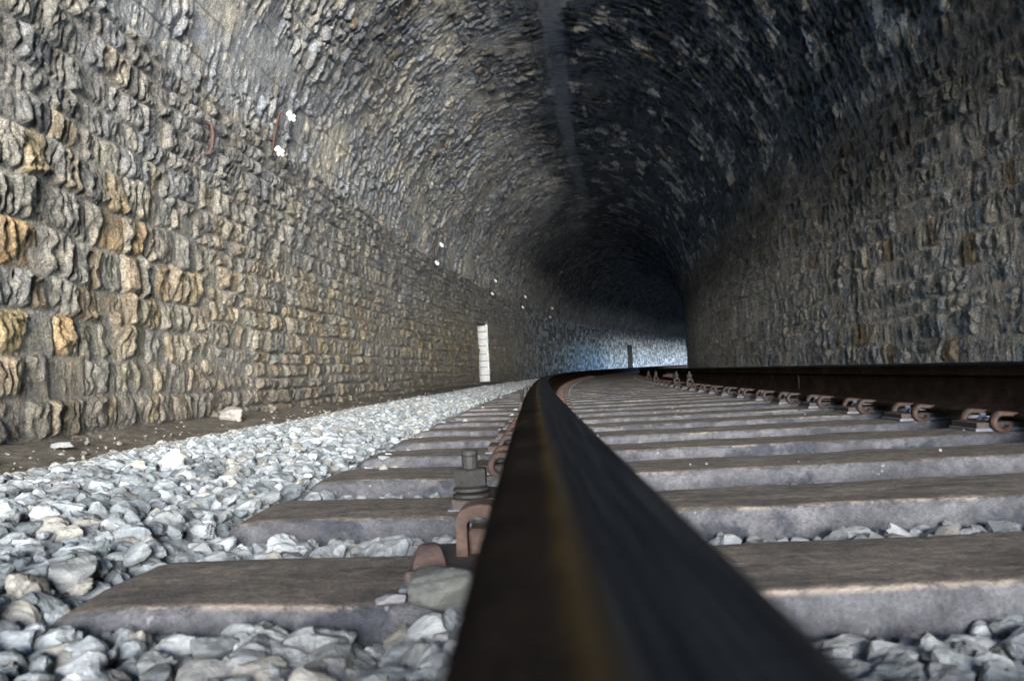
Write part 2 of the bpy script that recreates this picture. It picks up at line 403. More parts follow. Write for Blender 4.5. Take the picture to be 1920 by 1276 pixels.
    footd = sstep(.75, .25, T + .35 * (px(2, 2, 67) - .5))[..., None]          # dusty foot of the wall
    colw = colw * (1 - .6 * footd) + c(.17, .145, .12) * .6 * footd
    colv = pick(g(4), slate); bl = (g(5) > .9)[..., None]; colv = np.where(bl, c(.29, .31, .345), colv)
    och = (g(6) > .955)[..., None]; colv = np.where(och, c(.24, .20, .145), colv)
    smc = fbm(S * .9, T * 1.6, 83, 3)[..., None]
    mtan = c(.50, .455, .37) * sstep(.4, .6, smc) + c(.32, .32, .315) * (1 - sstep(.4, .6, smc))
    mv = mort2[..., None]; mv = mv * (1 - .65 * sstep(.42, .60, pos)[..., None])
    colv = colv * (1 - mv) + mtan * mv
    # soot: thick over the crown and the right haunch; painted shade joins it further in
    st = sstep(.27, .50, pos + .26 * (fbm(S * .45, T * .7, 85, 4) - .5))
    st = np.clip(st, 0, 1)
    stripe = sstep(.55, .68, fbm(S * .33, T * .12, 87, 3))                      # whole rings that are darker
    st = np.clip(np.maximum(st, .55 * stripe * sstep(.05, .2, pos)), 0, 1)
    st = st * (1 - .40 * sstep(.58, .66, fbm(S * 2.6, T * 3.1, 89, 4, .6)))
    st = np.maximum(st, sstep(17, 36, S) * sstep(.02, .20, pos + .08 * (fbm(S * .2, T * .5, 88, 3) - .5)))  # vault fades to black towards the bend, its shade painted in
    st = np.clip(st, 0, 1)[..., None]
    colv = colv * (1 - st) + (colv * (.065 - .045 * sstep(22, 36, S)[..., None]) + c(.004, .006, .0075) * (1 - .9 * sstep(22, 36, S)[..., None])) * st
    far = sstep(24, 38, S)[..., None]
    lining_gain = 1.14  # even gain on the wall and vault stone colours
    colw = colw * lining_gain; colv = colv * lining_gain * 1.6
    colv = colv * (1 - far) + (colv * .4 + c(.045, .048, .054) * (.15 + 2.3 * g(14)[..., None] ** 2)) * far; colw = colw * (1 - far) + (colw * .3 + c(.185, .215, .262) * (.12 + 2.6 * h(14)[..., None] ** 2)) * far  # far wall tinted blue, daylight at the bend painted into the colour
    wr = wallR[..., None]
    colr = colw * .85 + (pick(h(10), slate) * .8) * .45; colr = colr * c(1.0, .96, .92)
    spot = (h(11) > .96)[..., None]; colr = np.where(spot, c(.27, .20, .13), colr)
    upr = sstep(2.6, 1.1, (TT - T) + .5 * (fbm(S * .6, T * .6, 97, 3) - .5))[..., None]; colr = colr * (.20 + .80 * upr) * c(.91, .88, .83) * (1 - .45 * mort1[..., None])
    wl = wallL[..., None]
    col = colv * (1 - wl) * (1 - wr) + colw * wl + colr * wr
    ln = (np.maximum(lines * (1 - wallR) * .75, ringg * .6))[..., None]
    col = col * (1 - .8 * ln)
    k_ = key[..., None] * (1 - wl); col = col * (1 - k_) + k_ * (c(.055, .062, .070) + .04 * sstep(13.5, 12, S)[..., None])
    wet = np.clip(st[..., 0] * .55 + key * .9, 0, 1) * (1 - wall) * (1 - .9 * sstep(22, 32, S))
    # whitewashed quoins of the refuge
    return H, np.clip(col, .004, .9), wet

def niche_mask(S, Z, s0, s1, zt):
    return (S > s0) & (S < s1) & (Z < zt)
NICHES = [(22.95, 24.35, 1.42), (60.0, 61.7, 1.55)]

def s_samples():
    out = [S_BACK]; s = S_BACK
    while s < S_END:
        if s < 3.0: st = .06 if s < 2.2 else .03
        elif s < 20: st = .0135 * max(1.0, (s / 5.5) ** 1.12)
        else: st = .0135 * (20 / 5.5) ** 1.12 * (1.0 if s < 66 else 2.0)
        s += st; out.append(s)
    return np.array(out)
SS = s_samples()
def lining_mesh(name, ta, tb, dt, flip=False, light_gaps=False, step=1):
    tt = np.linspace(ta, tb, int(round((tb - ta) / dt)) + 1); ss = SS[::step]
    S, T = np.meshgrid(ss, tt, indexing='ij')
    H, col, wet = lining(S, T)
    l, z, nl, nz = section(T)
    # quoins painted white beside the refuge
    for n_, (a, b, zt) in enumerate(NICHES[:1]):
        q = np.floor((z + .2) / .22); ln_ = .16 + .16 * (q % 2)
        wq = (l < LW + .3) & (S > b - .05) & (S < b + ln_) & (z < zt + .12)
        jt = (np.abs((z + .2) / .22 - q - .5) < .44)
        col = np.where((wq & jt)[..., None], np.array([.78, .77, .74]), col); H = np.where(wq, H * .3 + .02, H)
    v = P(S, l + nl * H, z + nz * H)
    n, m = S.shape; idx = np.arange(n * m).reshape(n, m)
    f = np.stack([idx[:-1, :-1], idx[:-1, 1:], idx[1:, 1:], idx[1:, :-1]], -1)
    Sc = (S[:-1, :-1] + S[1:, 1:]) / 2; Zc = (z[:-1, :-1] + z[1:, 1:]) / 2; Lc = (l[:-1, :-1] + l[1:, 1:]) / 2
    keep = np.ones(Sc.shape, bool)
    if tb <= TL + .01:
        for a, b, zt in NICHES: keep &= ~niche_mask(Sc, Zc, a, b, zt)
    if light_gaps:  # unseen openings added in the right wall so skylight reaches the far wall
        keep &= ~((Sc > 43) & (Sc < 98) & (((Sc - 43) % 5.0) < 4.4) & (Zc < 1.95) & (Zc > -.1))
    f = f[keep]
    me = mesh_np(name, v.reshape(-1, 3), f.reshape(-1, 4), col.reshape(-1, 3), True, {'wet': wet.ravel()})
    return me

tunnel = link('stone_tunnel', None); tunnel.location = (0, 0, Z0)
tag(tunnel, 'rough stone railway tunnel, tan rubble walls below and sooty black vault above, curving right', 'tunnel')
def inv(o): o.matrix_parent_inverse = Matrix.Translation((0, 0, -Z0)); return o
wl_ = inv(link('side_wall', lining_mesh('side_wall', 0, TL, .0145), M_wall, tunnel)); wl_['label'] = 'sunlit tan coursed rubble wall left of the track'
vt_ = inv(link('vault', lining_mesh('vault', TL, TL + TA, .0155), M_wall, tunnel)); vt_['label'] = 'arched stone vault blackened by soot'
wr_ = inv(link('side_wall', lining_mesh('side_wall_shade', TL + TA, TT, .0145, light_gaps=True), M_wall, tunnel)); wr_['label'] = 'dim brown rubble wall right of the track'

# refuges let into the left wall
for k, (a, b, zt) in enumerate(NICHES):
    dp = (.55, 1.2)[k]
    mb = MB()
    def pp(s, l, z): return tuple(P(s, l, z).tolist())
    lb = LW - dp; lf = LW + .02
    zt_ = zt + .02
    quad = lambda q: mb.add(q, [(0, 1, 2, 3)])
    quad([pp(a - .02, lb, Z0), pp(b + .02, lb, Z0), pp(b + .02, lb, zt_), pp(a - .02, lb, zt_)])
    quad([pp(a, lf, Z0), pp(a, lb, Z0), pp(a, lb, zt_), pp(a, lf, zt_)])
    quad([pp(a, lf, zt_), pp(a, lb, zt_), pp(b, lb, zt_), pp(b, lf, zt_)])
    quad([pp(b, lb, Z0), pp(b, lf, Z0), pp(b, lf, zt_), pp(b, lb, zt_)])
    me = mb.mesh('refuge_niche', False)
    nc = inv(link('refuge_niche', me, mat_plain('niche_stone', ((.10, .095, .085), (.012, .012, .014))[k], .9, .4, 6), tunnel))  # far refuge near-black, the shade inside painted into its colour
    nc['label'] = ['narrow refuge in the wall with a whitewashed jamb', 'small dark refuge in the far blue-lit wall'][k]
    if k == 0:
        jb = MB(); z = -.16; r_ = random.Random(3)
        while z < zt - .08:
            hh = min(r_.uniform(.17, .25), zt - z)
            q = MB(); q.box(-.40, .02 + r_.uniform(0, .02), -.06 - r_.uniform(0, .02), .02, z, z + hh - .014, .012)
            mw = track_mw(b - .01, LW + .035)
            jb.add([tuple(mw @ Vector(p)) for p in q.v], q.f); z += hh
        mq = shade_auto(jb.mesh('painted_jamb'))
        o = link('painted_jamb', mq, mat_plain('whitewash', (.80, .78, .74), .8, .16, 14), nc)

# ------------------------------------------------------------------ ground and ballast bed
def ground_z(l, s=0):
    """dirt level across the tunnel"""
    return np.interp(l, [-3.2, -2.75, -2.45, -2.1, -1.7, 0, 3.3], [-.17, -.185, -.225, -.265, -.36, -.40, -.33])
gs = np.concatenate([np.arange(-7, 2, .25), np.arange(2, 14, .03), np.arange(14, 105, .25)])
gl = np.concatenate([np.arange(-3.3, -1.6, .02), np.linspace(-1.55, 3.35, 40)])
S, L = np.meshgrid(gs, gl, indexing='ij')
Zg = ground_z(L) + (fbm(S * 1.2, L * 2.5, 301, 4) - .5) * .06 + (fbm(S * 11, L * 11, 302, 3) - .5) * .022
n, m = S.shape; idx = np.arange(n * m).reshape(n, m)
f = np.stack([idx[:-1, :-1], idx[1:, :-1], idx[1:, 1:], idx[:-1, 1:]], -1).reshape(-1, 4)
vin = P(S, L, Zg).reshape(-1, 3)
g_ = link('ground', mesh_np('ground', vin, f), M_dirt); tag(g_, kind='structure', label='dark dusty earth strip between the ballast and the wall', cat='ground')

# added, unseen: pale yard bounces light in, valley lets low sun reach the vault
ty = [900, 0, -13, -15, -30, -70, -900]; tz = [-.62, -.62, -.62, -1.4, -40, -150, -170]
tv = [(x, y, z) for y, z in zip(ty, tz) for x in (-900, 900)]
tf = [[2 * k, 2 * k + 1, 2 * k + 3, 2 * k + 2] for k in range(len(ty) - 1)]
o_ = link('added_slope', mesh_np('added_slope', tv, tf, None, False), mat_plain('added_ground', (.06, .075, .06), .95, .3, .5, .2))
tag(o_, 'unseen ground shaped to fall away so low light reaches the vault', 'ground', kind='structure')
yv = [(-30, -7, -.6), (40, -7, -.6), (40, -13, -.6), (-30, -13, -.6)]
o_ = link('bounce_yard', mesh_np('bounce_yard', yv, [[3, 2, 1, 0]], None, False), mat_plain('bounce_gravel', (.60, .58, .54), .95, .2, 3, .2))
tag(o_, 'unseen pale ground added outside the tunnel mouth to bounce light in', 'ground', kind='structure')

# sleepers: positions
PITCHS, S0, NS = .575, 1.115, 150
SLZ = -.210                                  # top of the sleepers
SLC = .016 + .7535                           # track centre
sl_s = S0 + PITCHS * np.arange(-3, NS)

def ballast_top(s, l):
    """level of the top of the crushed stone"""
    base = np.interp(l, [-2.25, -2.02, -1.75, -1.25, -.95, -.62, -.45, 2.0, 2.3, 3.1], [-.30, -.262, -.228, -.178, -.178, -.199, -.222, -.258, -.24, -.30])
    base = np.where((l > -.45) & (l < 2.0), np.interp(l, [-.45, -.20, -.10, -.04, .10, 2.0], [-.214, -.226, -.205, -.210, -.250, -.250]), base)
    base = base - .022 * (l > -.2) * (l < .05) * (s < 1.5)
    ph = ((s - S0) / PITCHS + .5) % 1.0 - .5
    inl = (l > -.58) & (l < 2.12)
    under = inl & (np.abs(ph) * PITCHS < .15)
    bay = np.where(inl, base - .012 + .018 * (fbm(s * 3, l * 3, 311, 2) - .5), base)
    bay = bay + .012 * inl * (s < .97)
    bay = np.where(inl & (l > -.06) & (l < .09), bay + .01, bay)
    bay = bay + .05 * (fbm(s * 1.4, l * 2.2, 312, 3) - .5) * (l < -.6)
    return bay, under

def ico(sub):
    import bmesh
    bm = bmesh.new(); bmesh.ops.create_icosphere(bm, subdivisions=sub, radius=1.0)
    v = np.array([q.co[:] for q in bm.verts]); f = np.array([[q.index for q in p.verts] for p in bm.faces]); bm.free(); return v, f
def rock_shape(sub, seed):
    v, f = ico(sub); r = np.random.default_rng(seed); nf = int(r.integers(7, 12))
    nrm = r.normal(size=(nf, 3)); nrm /= np.linalg.norm(nrm, axis=1)[:, None]
    nrm = np.concatenate([nrm, np.eye(3), -np.eye(3)])
    d = np.concatenate([r.uniform(.62, .95, nf), r.uniform(.8, 1.0, 6)])
    q = v @ nrm.T / d; k = 60.0
    rr = 1.0 / (np.log(np.exp(k * np.maximum(q, 0)).sum(1)) / k)
    p = v * np.minimum(rr, 1.25)[:, None]
    p *= (1 + .05 * np.sin(p @ r.normal(size=3) * 6 + 1) + .03 * np.sin(p @ r.normal(size=3) * 13))[:, None]
    p *= np.array([1.0, r.uniform(.62, .95), r.uniform(.42, .75)])
    return p, f
SH = {1: [rock_shape(1, 10 + k) for k in range(20)], 2: [rock_shape(2, 40 + k) for k in range(24)], 3: [rock_shape(3, 80 + k) for k in range(24)]}
def rand_rot(r, tilt=1.0):
    a = r.uniform(0, 2 * PI); ca, sa = math.cos(a), math.sin(a)
    Rz = np.array([[ca, -sa, 0], [sa, ca, 0], [0, 0, 1]])
    b = r.normal() * .45 * tilt; c = r.normal() * .45 * tilt
    Rx = np.array([[1, 0, 0], [0, math.cos(b), -math.sin(b)], [0, math.sin(b), math.cos(b)]])
    Ry = np.array([[math.cos(c), 0, math.sin(c)], [0, 1, 0], [-math.sin(c), 0, math.cos(c)]])
    return Rz @ Rx @ Ry
VV = []; FF = []; CCc = []; vo = 0
def add_rock(r, s, l, z, size, sub, col, tilt=1.0):
    global vo
    p, f = SH[sub][int(r.integers(len(SH[sub])))]
    p = (p * size) @ rand_rot(r, tilt).T
    q = P(s, l, z); VV.append(p + q); FF.append(f + vo); CCc.append(np.broadcast_to(np.array(col), p.shape)); vo += len(p)
def rock_col(r, l, s):
    g = r.choice(5, p=[.40, .27, .15, .10, .08])
    base = [(.29, .305, .305), (.21, .225, .225), (.40, .41, .405), (.28, .262, .225), (.14, .155, .155)][g]
    k = r.uniform(.8, 1.12)
    # newer clean stone along the shoulder, older brown stone towards the wall and between sleepers
    old = float(np.clip(np.interp(l, [-2.1, -1.75, -1.3, -.6, -.3, 2.2], [.75, .45, .0, .0, .30, .45]) + r.normal() * .12, 0, 1))
    b = np.array(base) * k; o = np.array((.20, .175, .145)) * k
    fresh = .80 * (1 - old) + old
    return (b * (1 - old) + o * old) * fresh
r = np.random.default_rng(5)
s = .25
while s < 62:
    size0 = .021 if s < 13 else .021 * (s / 13) ** .75
    sub = 3 if s < 1.6 else (2 if s < 6.5 else 1)
    step = size0 * 1.42
    for lay in range(2):
        if lay == 1 and s > 30: break
        l = -2.15
        while l < 2.35:
            ll = l + r.uniform(-.5, .5) * step; sv = s + r.uniform(-.5, .5) * step
            l += step * (1.0 if s < 8 or l < -.5 else 1.15)
            if s > 5 and l > 2.0: continue
            zt, under = ballast_top(np.array(sv), np.array(ll)); zt = float(zt)
            if bool(under): continue
            if lay == 1 and r.uniform() > .75: continue
            sz = size0 * float(np.clip(r.lognormal(0, .30), .55, 1.9))
            zz = zt - sz * .55 if lay == 0 else zt - sz * .15 + r.uniform(-.004, .010)
            if ll > -.58 and ll < 2.12: zz = min(zz, zt - sz * .25)
            if lay == 0: zz -= .008
            add_rock(r, sv, ll, zz, sz, sub, rock_col(r, ll, sv), 1.0 if lay == 0 else .8)
    s += step
# chippings at the foot of the wall
for k in range(900):
    sv = 2.5 + 26 * r.uniform() ** 1.5; ll = r.uniform(-2.66, -1.95)
    z = float(ground_z(ll)); sz = float(np.clip(r.lognormal(-4.6, .5), .004, .03))
    add_rock(r, sv, ll, z + sz * .1, sz, 1, np.array((.20, .18, .155)) * r.uniform(.5, 1.35))
# grit spilled on the sleeper tops
for k in range(260):
    i = int(r.integers(0, 28)); sv = S0 + PITCHS * i + r.uniform(-.11, .11)
    ll = r.uniform(-.5, 2.0) if r.uniform() < .35 else r.choice([-.10, .13, 1.40]) + r.normal() * .045
    sz = r.uniform(.003, .008); add_rock(r, sv, ll, SLZ + sz * .3, sz, 1, np.array((.20, .19, .175)) * r.uniform(.5, 1.3))
# stones spilled on the left sleeper ends and against the outer side of the left rail
for k in range(150):
    i = int(r.integers(1, 34)); sv = S0 + PITCHS * i + r.uniform(-.12, .13)
    ll = r.uniform(-.60, -.40) if r.uniform() < .55 else r.uniform(-.20, -.09)
    sz = r.uniform(.010, .022); add_rock(r, sv, ll, SLZ + sz * .45, sz, 2, rock_col(r, -.6, sv))
# earth and fines under the stones
bs = np.concatenate([np.arange(-3, 12, .05), np.arange(12, 104, .25)]); bl_ = np.arange(-2.3, 3.15, .05)
S, L = np.meshgrid(bs, bl_, indexing='ij'); bt, und = ballast_top(S, L); bt = np.where(L > 2.3, ballast_top(S, L)[0], bt) - .035
bt = np.where((L > -.58) & (L < 2.12), np.minimum(bt, -.30), bt)
n, m = S.shape; idx = np.arange(n * m).reshape(n, m) + vo
f = np.stack([idx[:-1, :-1], idx[1:, :-1], idx[1:, 1:], idx[:-1, 1:]], -1).reshape(-1, 4)
tri = np.concatenate([f[:, [0, 1, 2]], f[:, [0, 2, 3]]])
VV.append(P(S, L, bt).reshape(-1, 3)); FF.append(tri); CCc.append(np.full((n * m, 3), .13) * np.array([1.0, .93, .84]))
bal = link('ballast', mesh_np('ballast', np.concatenate(VV), np.concatenate(FF), np.concatenate(CCc), False), M_rock)
tag(bal, 'pale grey crushed stone ballast heaped beside the track and between the sleepers', 'ballast', kind='stuff')

# ------------------------------------------------------------------ rails
def rail_profile(mirror=False):
    pr = [(-.075, -.172), (-.075, -.1605), (-.050, -.1535), (-.022, -.1455), (-.0115, -.136), (-.0083, -.120), (-.0083, -.066),
          (-.011, -.055), (-.020, -.0485), (-.0345, -.0435), (-.0358, -.038), (-.0350, -.0145)]
    for a in np.linspace(0, 78, 7): pr.append((-.035 + .013 * (1 - math.cos(rad(a))), -.0140 + .0125 * math.sin(rad(a))))
    pr += [(-.014, -.0006), (-.007, -.0001)]
    full = pr + [(0, 0)] + [(-x, y) for x, y in pr[::-1]]
    return np.array([(-x, y) for x, y in full[::-1]]) if mirror else np.array(full)
def rail_mesh(name, lc, mirror):
    pr = rail_profile(); rs = np.concatenate([np.arange(-3, 2, .05), np.arange(2, 20, .1), np.arange(20, 104, .25)])
    U = pr[:, 0]; Hh = pr[:, 1]
    S, K = np.meshgrid(rs, np.arange(len(pr)), indexing='ij')
    lat = lc + U[K] + .0016 * (fbm(S * 1.5, S * 0, 401 + mirror, 2) - .5)
    v = P(S, lat, Hh[K]).reshape(-1, 3)
    n, m = S.shape; idx = np.arange(n * m).reshape(n, m)
    nx = np.roll(idx, -1, axis=1)
    f = np.stack([idx[:-1], idx[1:], nx[1:], nx[:-1]], -1).reshape(-1, 4)
    uu = U[K] * (-1 if mirror else 1)
    me = mesh_np(name, v, f, None, True, {'u': uu.ravel(), 'h': Hh[K].ravel(), 'along': S.ravel()})
    return shade_auto(me, 40)
RL, RR = .016, .016 + 1.507
railL = link('steel_rail', rail_mesh('steel_rail', RL, False), M_rail)
tag(railL, 'steel rail right under the viewer, wide and blurred, with a rust-yellow streak on its head', 'rail')
railR = link('steel_rail', rail_mesh('steel_rail_far', RR, True), M_rail)
tag(railR, 'dark brown rail on the right, seen side-on at eye level, held by curled clips', 'rail')
# fishplate joint and weld collar on the right rail
def ring_local(mb, s, lc, fn):
    q = MB(); fn(q); mw = track_mw(s, lc); mb.add([tuple(mw @ Vector(p)) for p in q.v], q.f)
fm = MB(); ring_local(fm, 11.55, RR, lambda q: q.box(-.036, -.009, -.45, .45, -.137, -.060, .006))
fo = link('fishplate', shade_auto(fm.mesh('fishplate')), M_plate, railR)
for ds in (-.34, -.17, .05, .22):
    bm_ = MB()
    def bolt(q):
        q.loft([[(x, r_ * math.cos(2 * PI * k / 6), -.098 + r_ * math.sin(2 * PI * k / 6)) for k in range(6)] for x, r_ in ((-.036, .03), (-.07, .03), (-.071, .016), (-.105, .015))])
    ring_local(bm_, 11.55 + ds, RR, bolt); link('bolt', shade_auto(bm_.mesh('bolt')), M_rust, fo)
wm = MB(); ring_local(wm, 5.25, RR, lambda q: q.box(-.0125, 0, -.012, .012, -.138, -.056, .003)); link('weld_collar', shade_auto(wm.mesh('weld_collar')), M_plate, railR)

# ------------------------------------------------------------------ sleepers
def sleeper_mesh(seed):
    r_ = np.random.default_rng(seed); x0, x1 = -1.345, 1.345
    xs = np.concatenate([[x0, x0 + .003, x0 + .010, x0 + .022, x0 + .04, x0 + .065], np.linspace(x0 + .1, x1 - .1, 60), [x1 - .065, x1 - .04, x1 - .022, x1 - .01, x1 - .003, x1]])
    prof = []                                             # y, z, topm
    prof.append((-.163, -.105, 0)); prof.append((-.160, -.085, 0)); prof.append((-.154, -.062, 0)); prof.append((-.146, -.040, 0)); prof.append((-.139, -.022, .05))
    for a in np.linspace(10, 80, 6): prof.append((-.137 + .018 * (1 - math.cos(rad(a))), -.018 + .018 * math.sin(rad(a)), .12 + .62 * a / 80))
    prof.append((-.112, -.0002, .86)); prof.append((-.09, .0005, 1)); prof.append((-.04, .001, 1)); prof.append((0, .001, 1))
    full = prof + [(-y, z, t) for y, z, t in prof[-2::-1]]
    full = np.array(full); n = len(full); V = []; A = []
    for x in xs:
        e = min(x - x0, x1 - x); k = 1.0 if e > .065 else math.sqrt(max(0.0, 1 - ((.065 - e) / .065) ** 2))
        dip = -.045 * (1 - k); nar = .62 + .38 * k
        bend = .013 * sstep(.55, 1.3, abs(x)) if x < 0 else 0.0
        ny = .003 * (vnoise(np.array(x * 6.0), np.array(1.0), seed) - .5) * 2
        for y, z, t in full:
            nz = .0025 * (vnoise(np.array(x * 9), np.array(y * 14 + 3), seed + 1) - .5) * 2 if z > -.02 else 0
            V.append((x, y * nar + ny, z + dip + bend + nz)); A.append(t * sstep(0, .05, e + .012))
    V = np.array(V); m = len(xs); idx = np.arange(m * n).reshape(m, n)
    f = np.stack([idx[:-1, :-1], idx[1:, :-1], idx[1:, 1:], idx[:-1, 1:]], -1).reshape(-1, 4)
    # end caps as fans collapsed into quads
    cl = [[0 * n + k, 0 * n + k + 1, 0 * n + n - 2 - k, 0 * n + n - 1 - k] for k in range(n // 2 - 1)]
    cr = [[(m - 1) * n + n - 1 - k, (m - 1) * n + n - 2 - k, (m - 1) * n + k + 1, (m - 1) * n + k] for k in range(n // 2 - 1)]
    f = np.concatenate([f, cl, cr])
    return mesh_np('steel_sleeper', V, f, None, True, {'topm': np.array(A, float)})
SM = [sleeper_mesh(500 + k) for k in range(6)]
for me in SM: me.materials.append(M_sleep)

def curl_mesh():
    """curled spring clip: toe on the rail foot at -x side, curl standing out to +x"""
    pts = []
    pts.append((-.016, 0, .036)); pts.append((.006, 0, .0395))
    for a in np.linspace(80, -150, 15):
        pts.append((.030 + .026 * math.cos(rad(a)), 0, .0155 + .0265 * math.sin(rad(a))))
    mb = MB(); rings = []
    for i, p in enumerate(pts):
        p = Vector(p); d = (Vector(pts[min(i + 1, len(pts) - 1)]) - Vector(pts[max(i - 1, 0)])).normalized()
        a = Vector((0, 1, 0)); b = a.cross(d).normalized(); wy = .0155; wz = .0085 if i > 1 else .0075
        rings.append([tuple(p + a * wy * x + b * wz * y) for x, y in ((-1, -.55), (-.7, -1), (.7, -1), (1, -.55), (1, .55), (.7, 1), (-.7, 1), (-1, .55))])
    mb.loft(rings)
    return shade_auto(mb.mesh('spring_clip'), 40)
CURL = curl_mesh(); CURL.materials.append(M_rust)
q = MB(); q.box(-.175, .175, -.085, .085, 0.0, .0175, .003); PLATE = shade_auto(q.mesh('base_plate')); PLATE.materials.append(M_plate)
q = MB(); q.box(-.182, .182, -.090, .090, -.0005, .0095, .002); PADM = shade_auto(q.mesh('rubber_pad')); PADM.materials.append(M_pad)
q = MB(); q.lathe(0, 0, [(.017, 0), (.017, .010), (.010, .012), (.010, .024), (.006, .026)], 10); STUD = shade_auto(q.mesh('stud')); STUD.materials.append(M_bluec)
def arch_clamp():
    """inverted U bracket of flat iron that a bolt stands in"""
    q = MB(); w2 = .030; pts = [(-.036, .0), (-.035, .045)]
    for a in np.linspace(165, 15, 7): pts.append((.034 * math.cos(rad(a)), .052 + .020 * math.sin(rad(a))))
    pts += [(.035, .045), (.036, 0)]
    inn = [(-.020, .0), (-.020, .042)]
    for a in np.linspace(160, 20, 7): inn.append((.020 * math.cos(rad(a)), .044 + .010 * math.sin(rad(a))))
    inn += [(.020, .042), (.020, 0)]
    rings = []
    for (a, b), (c, d) in zip(pts, inn): rings.append([(a, -w2, b), (a, w2, b), (c, w2, d), (c, -w2, d)])
    q.loft(rings); q.box(-.019, .019, -.012, .045, .0, .034, .004); return shade_auto(q.mesh('arch_clamp'), 30)
ARCH = arch_clamp(); ARCH.materials.append(M_rust)
def bolt_mesh():
    q = MB(); q.lathe(0, 0, [(.026, 0), (.030, .003), (.030, .007), (.024, .009)], 18)
    q.lathe(0, 0, [(.024, .010), (.029, .0125), (.029, .0165), (.023, .019)], 18)
    q.lathe(0, 0, [(.026, .019), (.0285, .021), (.0285, .045), (.025, .0475)], 6, .2)
    q.lathe(0, 0, [(.0135, .0475), (.0135, .066), (.0125, .067), (.0135, .068), (.0135, .074), (.010, .077)], 12)
    return shade_auto(q.mesh('bolt'), 30)
BOLT = bolt_mesh(); BOLT.materials.append(M_dark)
def block_mesh():
    q = MB(); q.loft([[(-.032, -.03, 0), (.032, -.03, 0), (.032, .03, 0), (-.032, .03, 0)], [(-.03, -.026, .012), (.03, -.026, .012), (.03, .028, .012), (-.03, .028, .012)],
            [(-.019, -.012, .030), (.024, -.014, .033), (.022, .024, .036), (-.017, .022, .034)], [(-.012, -.004, .037), (.017, -.006, .04), (.015, .018, .041), (-.011, .016, .039)]])
    return shade_auto(q.mesh('rib_block'), 50)
BLOCK = block_mesh(); BLOCK.materials.append(mat_rust('red_oxide', (.050, .024, .018), (.022, .013, .011)))

def child(name, data, par, x, y, z, rz=0, sc_=1.0):
    o = bpy.data.objects.new(name, data); C.objects.link(o); o.parent = par; o.location = (x, y, z); o.rotation_euler = (0, 0, rz); o.scale = (sc_,) * 3
    return o
ordn = ['first', 'second', 'third', 'fourth', 'fifth', 'sixth', 'seventh', 'eighth', 'ninth', 'tenth']
arch_left = {0, 6, 7, 12}; arch_right = {14, 16, 21, 24}
kk = -1
for i in range(-2, NS):
    s = S0 + PITCHS * i
    if s > 88: break
    o = bpy.data.objects.new('steel_sleeper', SM[(i * 5 + (i // 7)) % 6]); C.objects.link(o)
    o.matrix_world = track_mw(s, SLC, SLZ) @ Matrix.Rotation(rad(random.uniform(-.25, .25)), 4, 'Z')
    if 0 <= i < 10:
        lab = {0: 'nearest steel sleeper, its blunt left end and pale grey flank low in the picture',
               9: 'tenth steel sleeper counted from the viewer'}.get(i, '%s steel sleeper counted from the viewer, brown dusty top and grey mottled flank' % ordn[i])
    elif i < 0: lab = 'steel sleeper below the lower edge of the picture'
    else: lab = 'steel sleeper receding along the track past the tenth from the viewer'
    tag(o, lab, 'sleeper', 'steel sleepers under the two rails')
    if s > 26 or i < 0: continue
    for rl in (RL, RR):
        x = rl - SLC
        pl = child('base_plate', PLATE, o, x, 0, .0105)
        child('rubber_pad', PADM, pl, 0, 0, -.0095)
        sides = (-1, 1) if rl == RL else (-1,)
        for sd_ in sides:
            spec = (rl == RL and sd_ < 0 and i in arch_left) or (rl == RR and sd_ < 0 and i in arch_right)
            if spec:
                ar = child('arch_clamp', ARCH, o, x + sd_ * .088, -.02 if i else .015, .0285, 0, 1 if i else .88)
                if i: child('bolt', BOLT, ar, 0, 0, .071)
                if i == 0: child('rib_block', BLOCK, o, x + sd_ * .150, -.052, .0285, .2, .62)
            elif rl == RL and sd_ < 0 and i == 1:
                child('bolt', BOLT, o, x - .138, -.070, .0285, .3, 1.15)
            else:
                for yy in (-.094, .094):
                    child('spring_clip', CURL, o, x + sd_ * .075, yy, .0125, 0 if sd_ > 0 else PI)
                child('stud', STUD, o, x + sd_ * .115, 0, .0285)

q = MB(); rings = []  # pale raised strip added to paint in the brightly lit far ground
for s_ in np.arange(52, 103, 1.0):
    rings.append([tuple(P(s_, l_, z_).tolist()) for l_, z_ in ((-2.62, -.4), (-2.62, -.06), (-2.22, -.06), (-2.20, -.08), (-2.20, -.4))])
q.loft(rings)
tag(link('lit_ground_strip', shade_auto(q.mesh('lit_ground_strip'), 30), mat_plain('lit_ground_pale', (.66, .68, .70), .8, .12, 3)),
    'pale raised strip added as the bright lit ground below the far wall', 'lit ground strip')

# ------------------------------------------------------------------ single stones that stand out
def lone_rock(name, label, s, l, z, size, seed, col, stretch=(1, 1, 1), rz=0):
    p, f = rock_shape(4, seed); p = p * size * np.array(stretch)
    p += (np.stack([fbm(p[:, 0] * 30 + 5, p[:, 1] * 30 + p[:, 2] * 20, seed, 3)] * 3, -1) - .5) * size * .22
    me = mesh_np(name, p, f, np.broadcast_to(np.array(col), p.shape), True); o = link(name, me, M_rock)
    o.matrix_world = track_mw(s, l, z) @ Matrix.Rotation(rz, 4, 'Z'); return tag(o, label, 'stone')
lone_rock('boulder', 'large pale stone lying by itself at the foot of the left wall', 6.75, -2.44, -.165, .098, 905, (.26, .235, .205), (1, 1.1, 1.25), .5)
lone_rock('stone', 'pale greenish stone resting against the left side of the near rail clamp', 0.985, -.112, -.192, .036, 911, (.085, .085, .075), (1.1, .8, .95), -.2)
lone_rock('stone', 'small lilac-grey stone tucked to the left of the greenish one', 0.975, -.165, -.197, .013, 915, (.12, .115, .12), (1.3, .8, .8), .2)
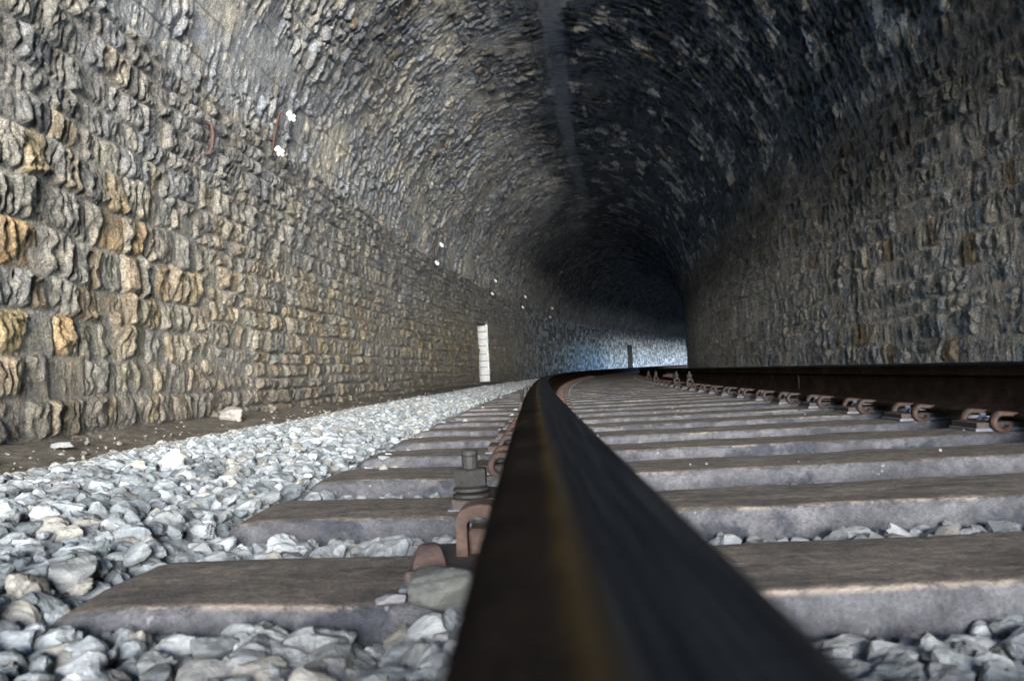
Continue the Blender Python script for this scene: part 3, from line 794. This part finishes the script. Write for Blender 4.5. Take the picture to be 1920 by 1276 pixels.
lone_rock('stone', 'pointed white stone standing proud of the ballast heap at left', 2.45, -1.02, -.158, .036, 921, (.30, .31, .31), (.85, .9, 1.5), .3)
lone_rock('stone', 'long flat grey slab of stone lying on the dirt at the left edge', 4.4, -2.44, -.205, .045, 925, (.19, .185, .18), (1.3, .8, .6), .1)

# ------------------------------------------------------------------ wall fittings
def on_lining(s, t, out):
    l, z, nl, nz = section(np.array(t)); return Vector(P(s, l + nl * out, z + nz * out).tolist())
BR = [(8.35, 'rusty U-shaped bracket with two white insulators on the left wall, nearest the viewer'),
      (17.2, 'second bracket with two white insulators along the left wall'),
      (24.5, 'third pair of white insulators along the left wall'),
      (30.2, 'fourth pair of white insulators, small on the dim wall above the refuge'),
      (36.5, 'last pair of white insulators before the blue-lit wall')]
for s, lab in BR:
    t0, t1 = TL - .10, TL + .30
    root = link('insulator_bracket', None); base = on_lining(s, (t0 + t1) / 2, 0); root.location = base
    tag(root, lab, 'bracket', 'insulator brackets on the left wall')
    a, b = on_lining(s, t0, .07), on_lining(s, t1, .07); a2, b2 = on_lining(s - .08, t0, .17), on_lining(s + .05, t1, .17)
    q = MB(); q.tube([p - base for p in (a2, a + (a2 - a) * .15, a + (b - a) * .06, b - (b - a) * .06, b + (b2 - b) * .15, b2)], .010, 8)
    for p_, c_ in ((a + (b - a) * .3, on_lining(s, t0 + .14, -.03)), (a + (b - a) * .7, on_lining(s, t1 - .14, -.03))):
        q.tube([p_ - base, c_ - base], .010, 6)
    link('rod', shade_auto(q.mesh('rod'), 50), M_redrod, root)
    for e, e0 in ((a2, a), (b2, b)):
        d = Vector((.55, .25, -.8)).normalized(); q = MB(); rings = []
        for x_, r_ in ((-.045, .020), (-.04, .030), (-.012, .033), (-.008, .022), (0, .024), (.006, .040), (.038, .042), (.044, .030), (.046, .018), (.060, .016), (.064, .010)):
            up = d.orthogonal().normalized(); sd2 = d.cross(up)
            rings.append([tuple(e - base + d * x_ + (up * math.cos(2 * PI * k / 14) + sd2 * math.sin(2 * PI * k / 14)) * r_) for k in range(14)])
        q.loft(rings); link('insulator', shade_auto(q.mesh('insulator'), 50), M_porc, root)
root = link('wall_hook', None); base = on_lining(6.95, TL - .35, .03); root.location = base
tag(root, 'bent rusty iron strap fixed upright to the left wall below the nearest insulators', 'bracket')
q = MB(); q.tube([on_lining(6.95, TL - .35 + a_, .02 + b_) - base for a_, b_ in ((-.13, -.02), (-.12, .04), (-.06, .06), (.04, .06), (.12, .04), (.135, -.02))], .013, 8, .5)
link('strap', shade_auto(q.mesh('strap'), 50), M_redrod, root)
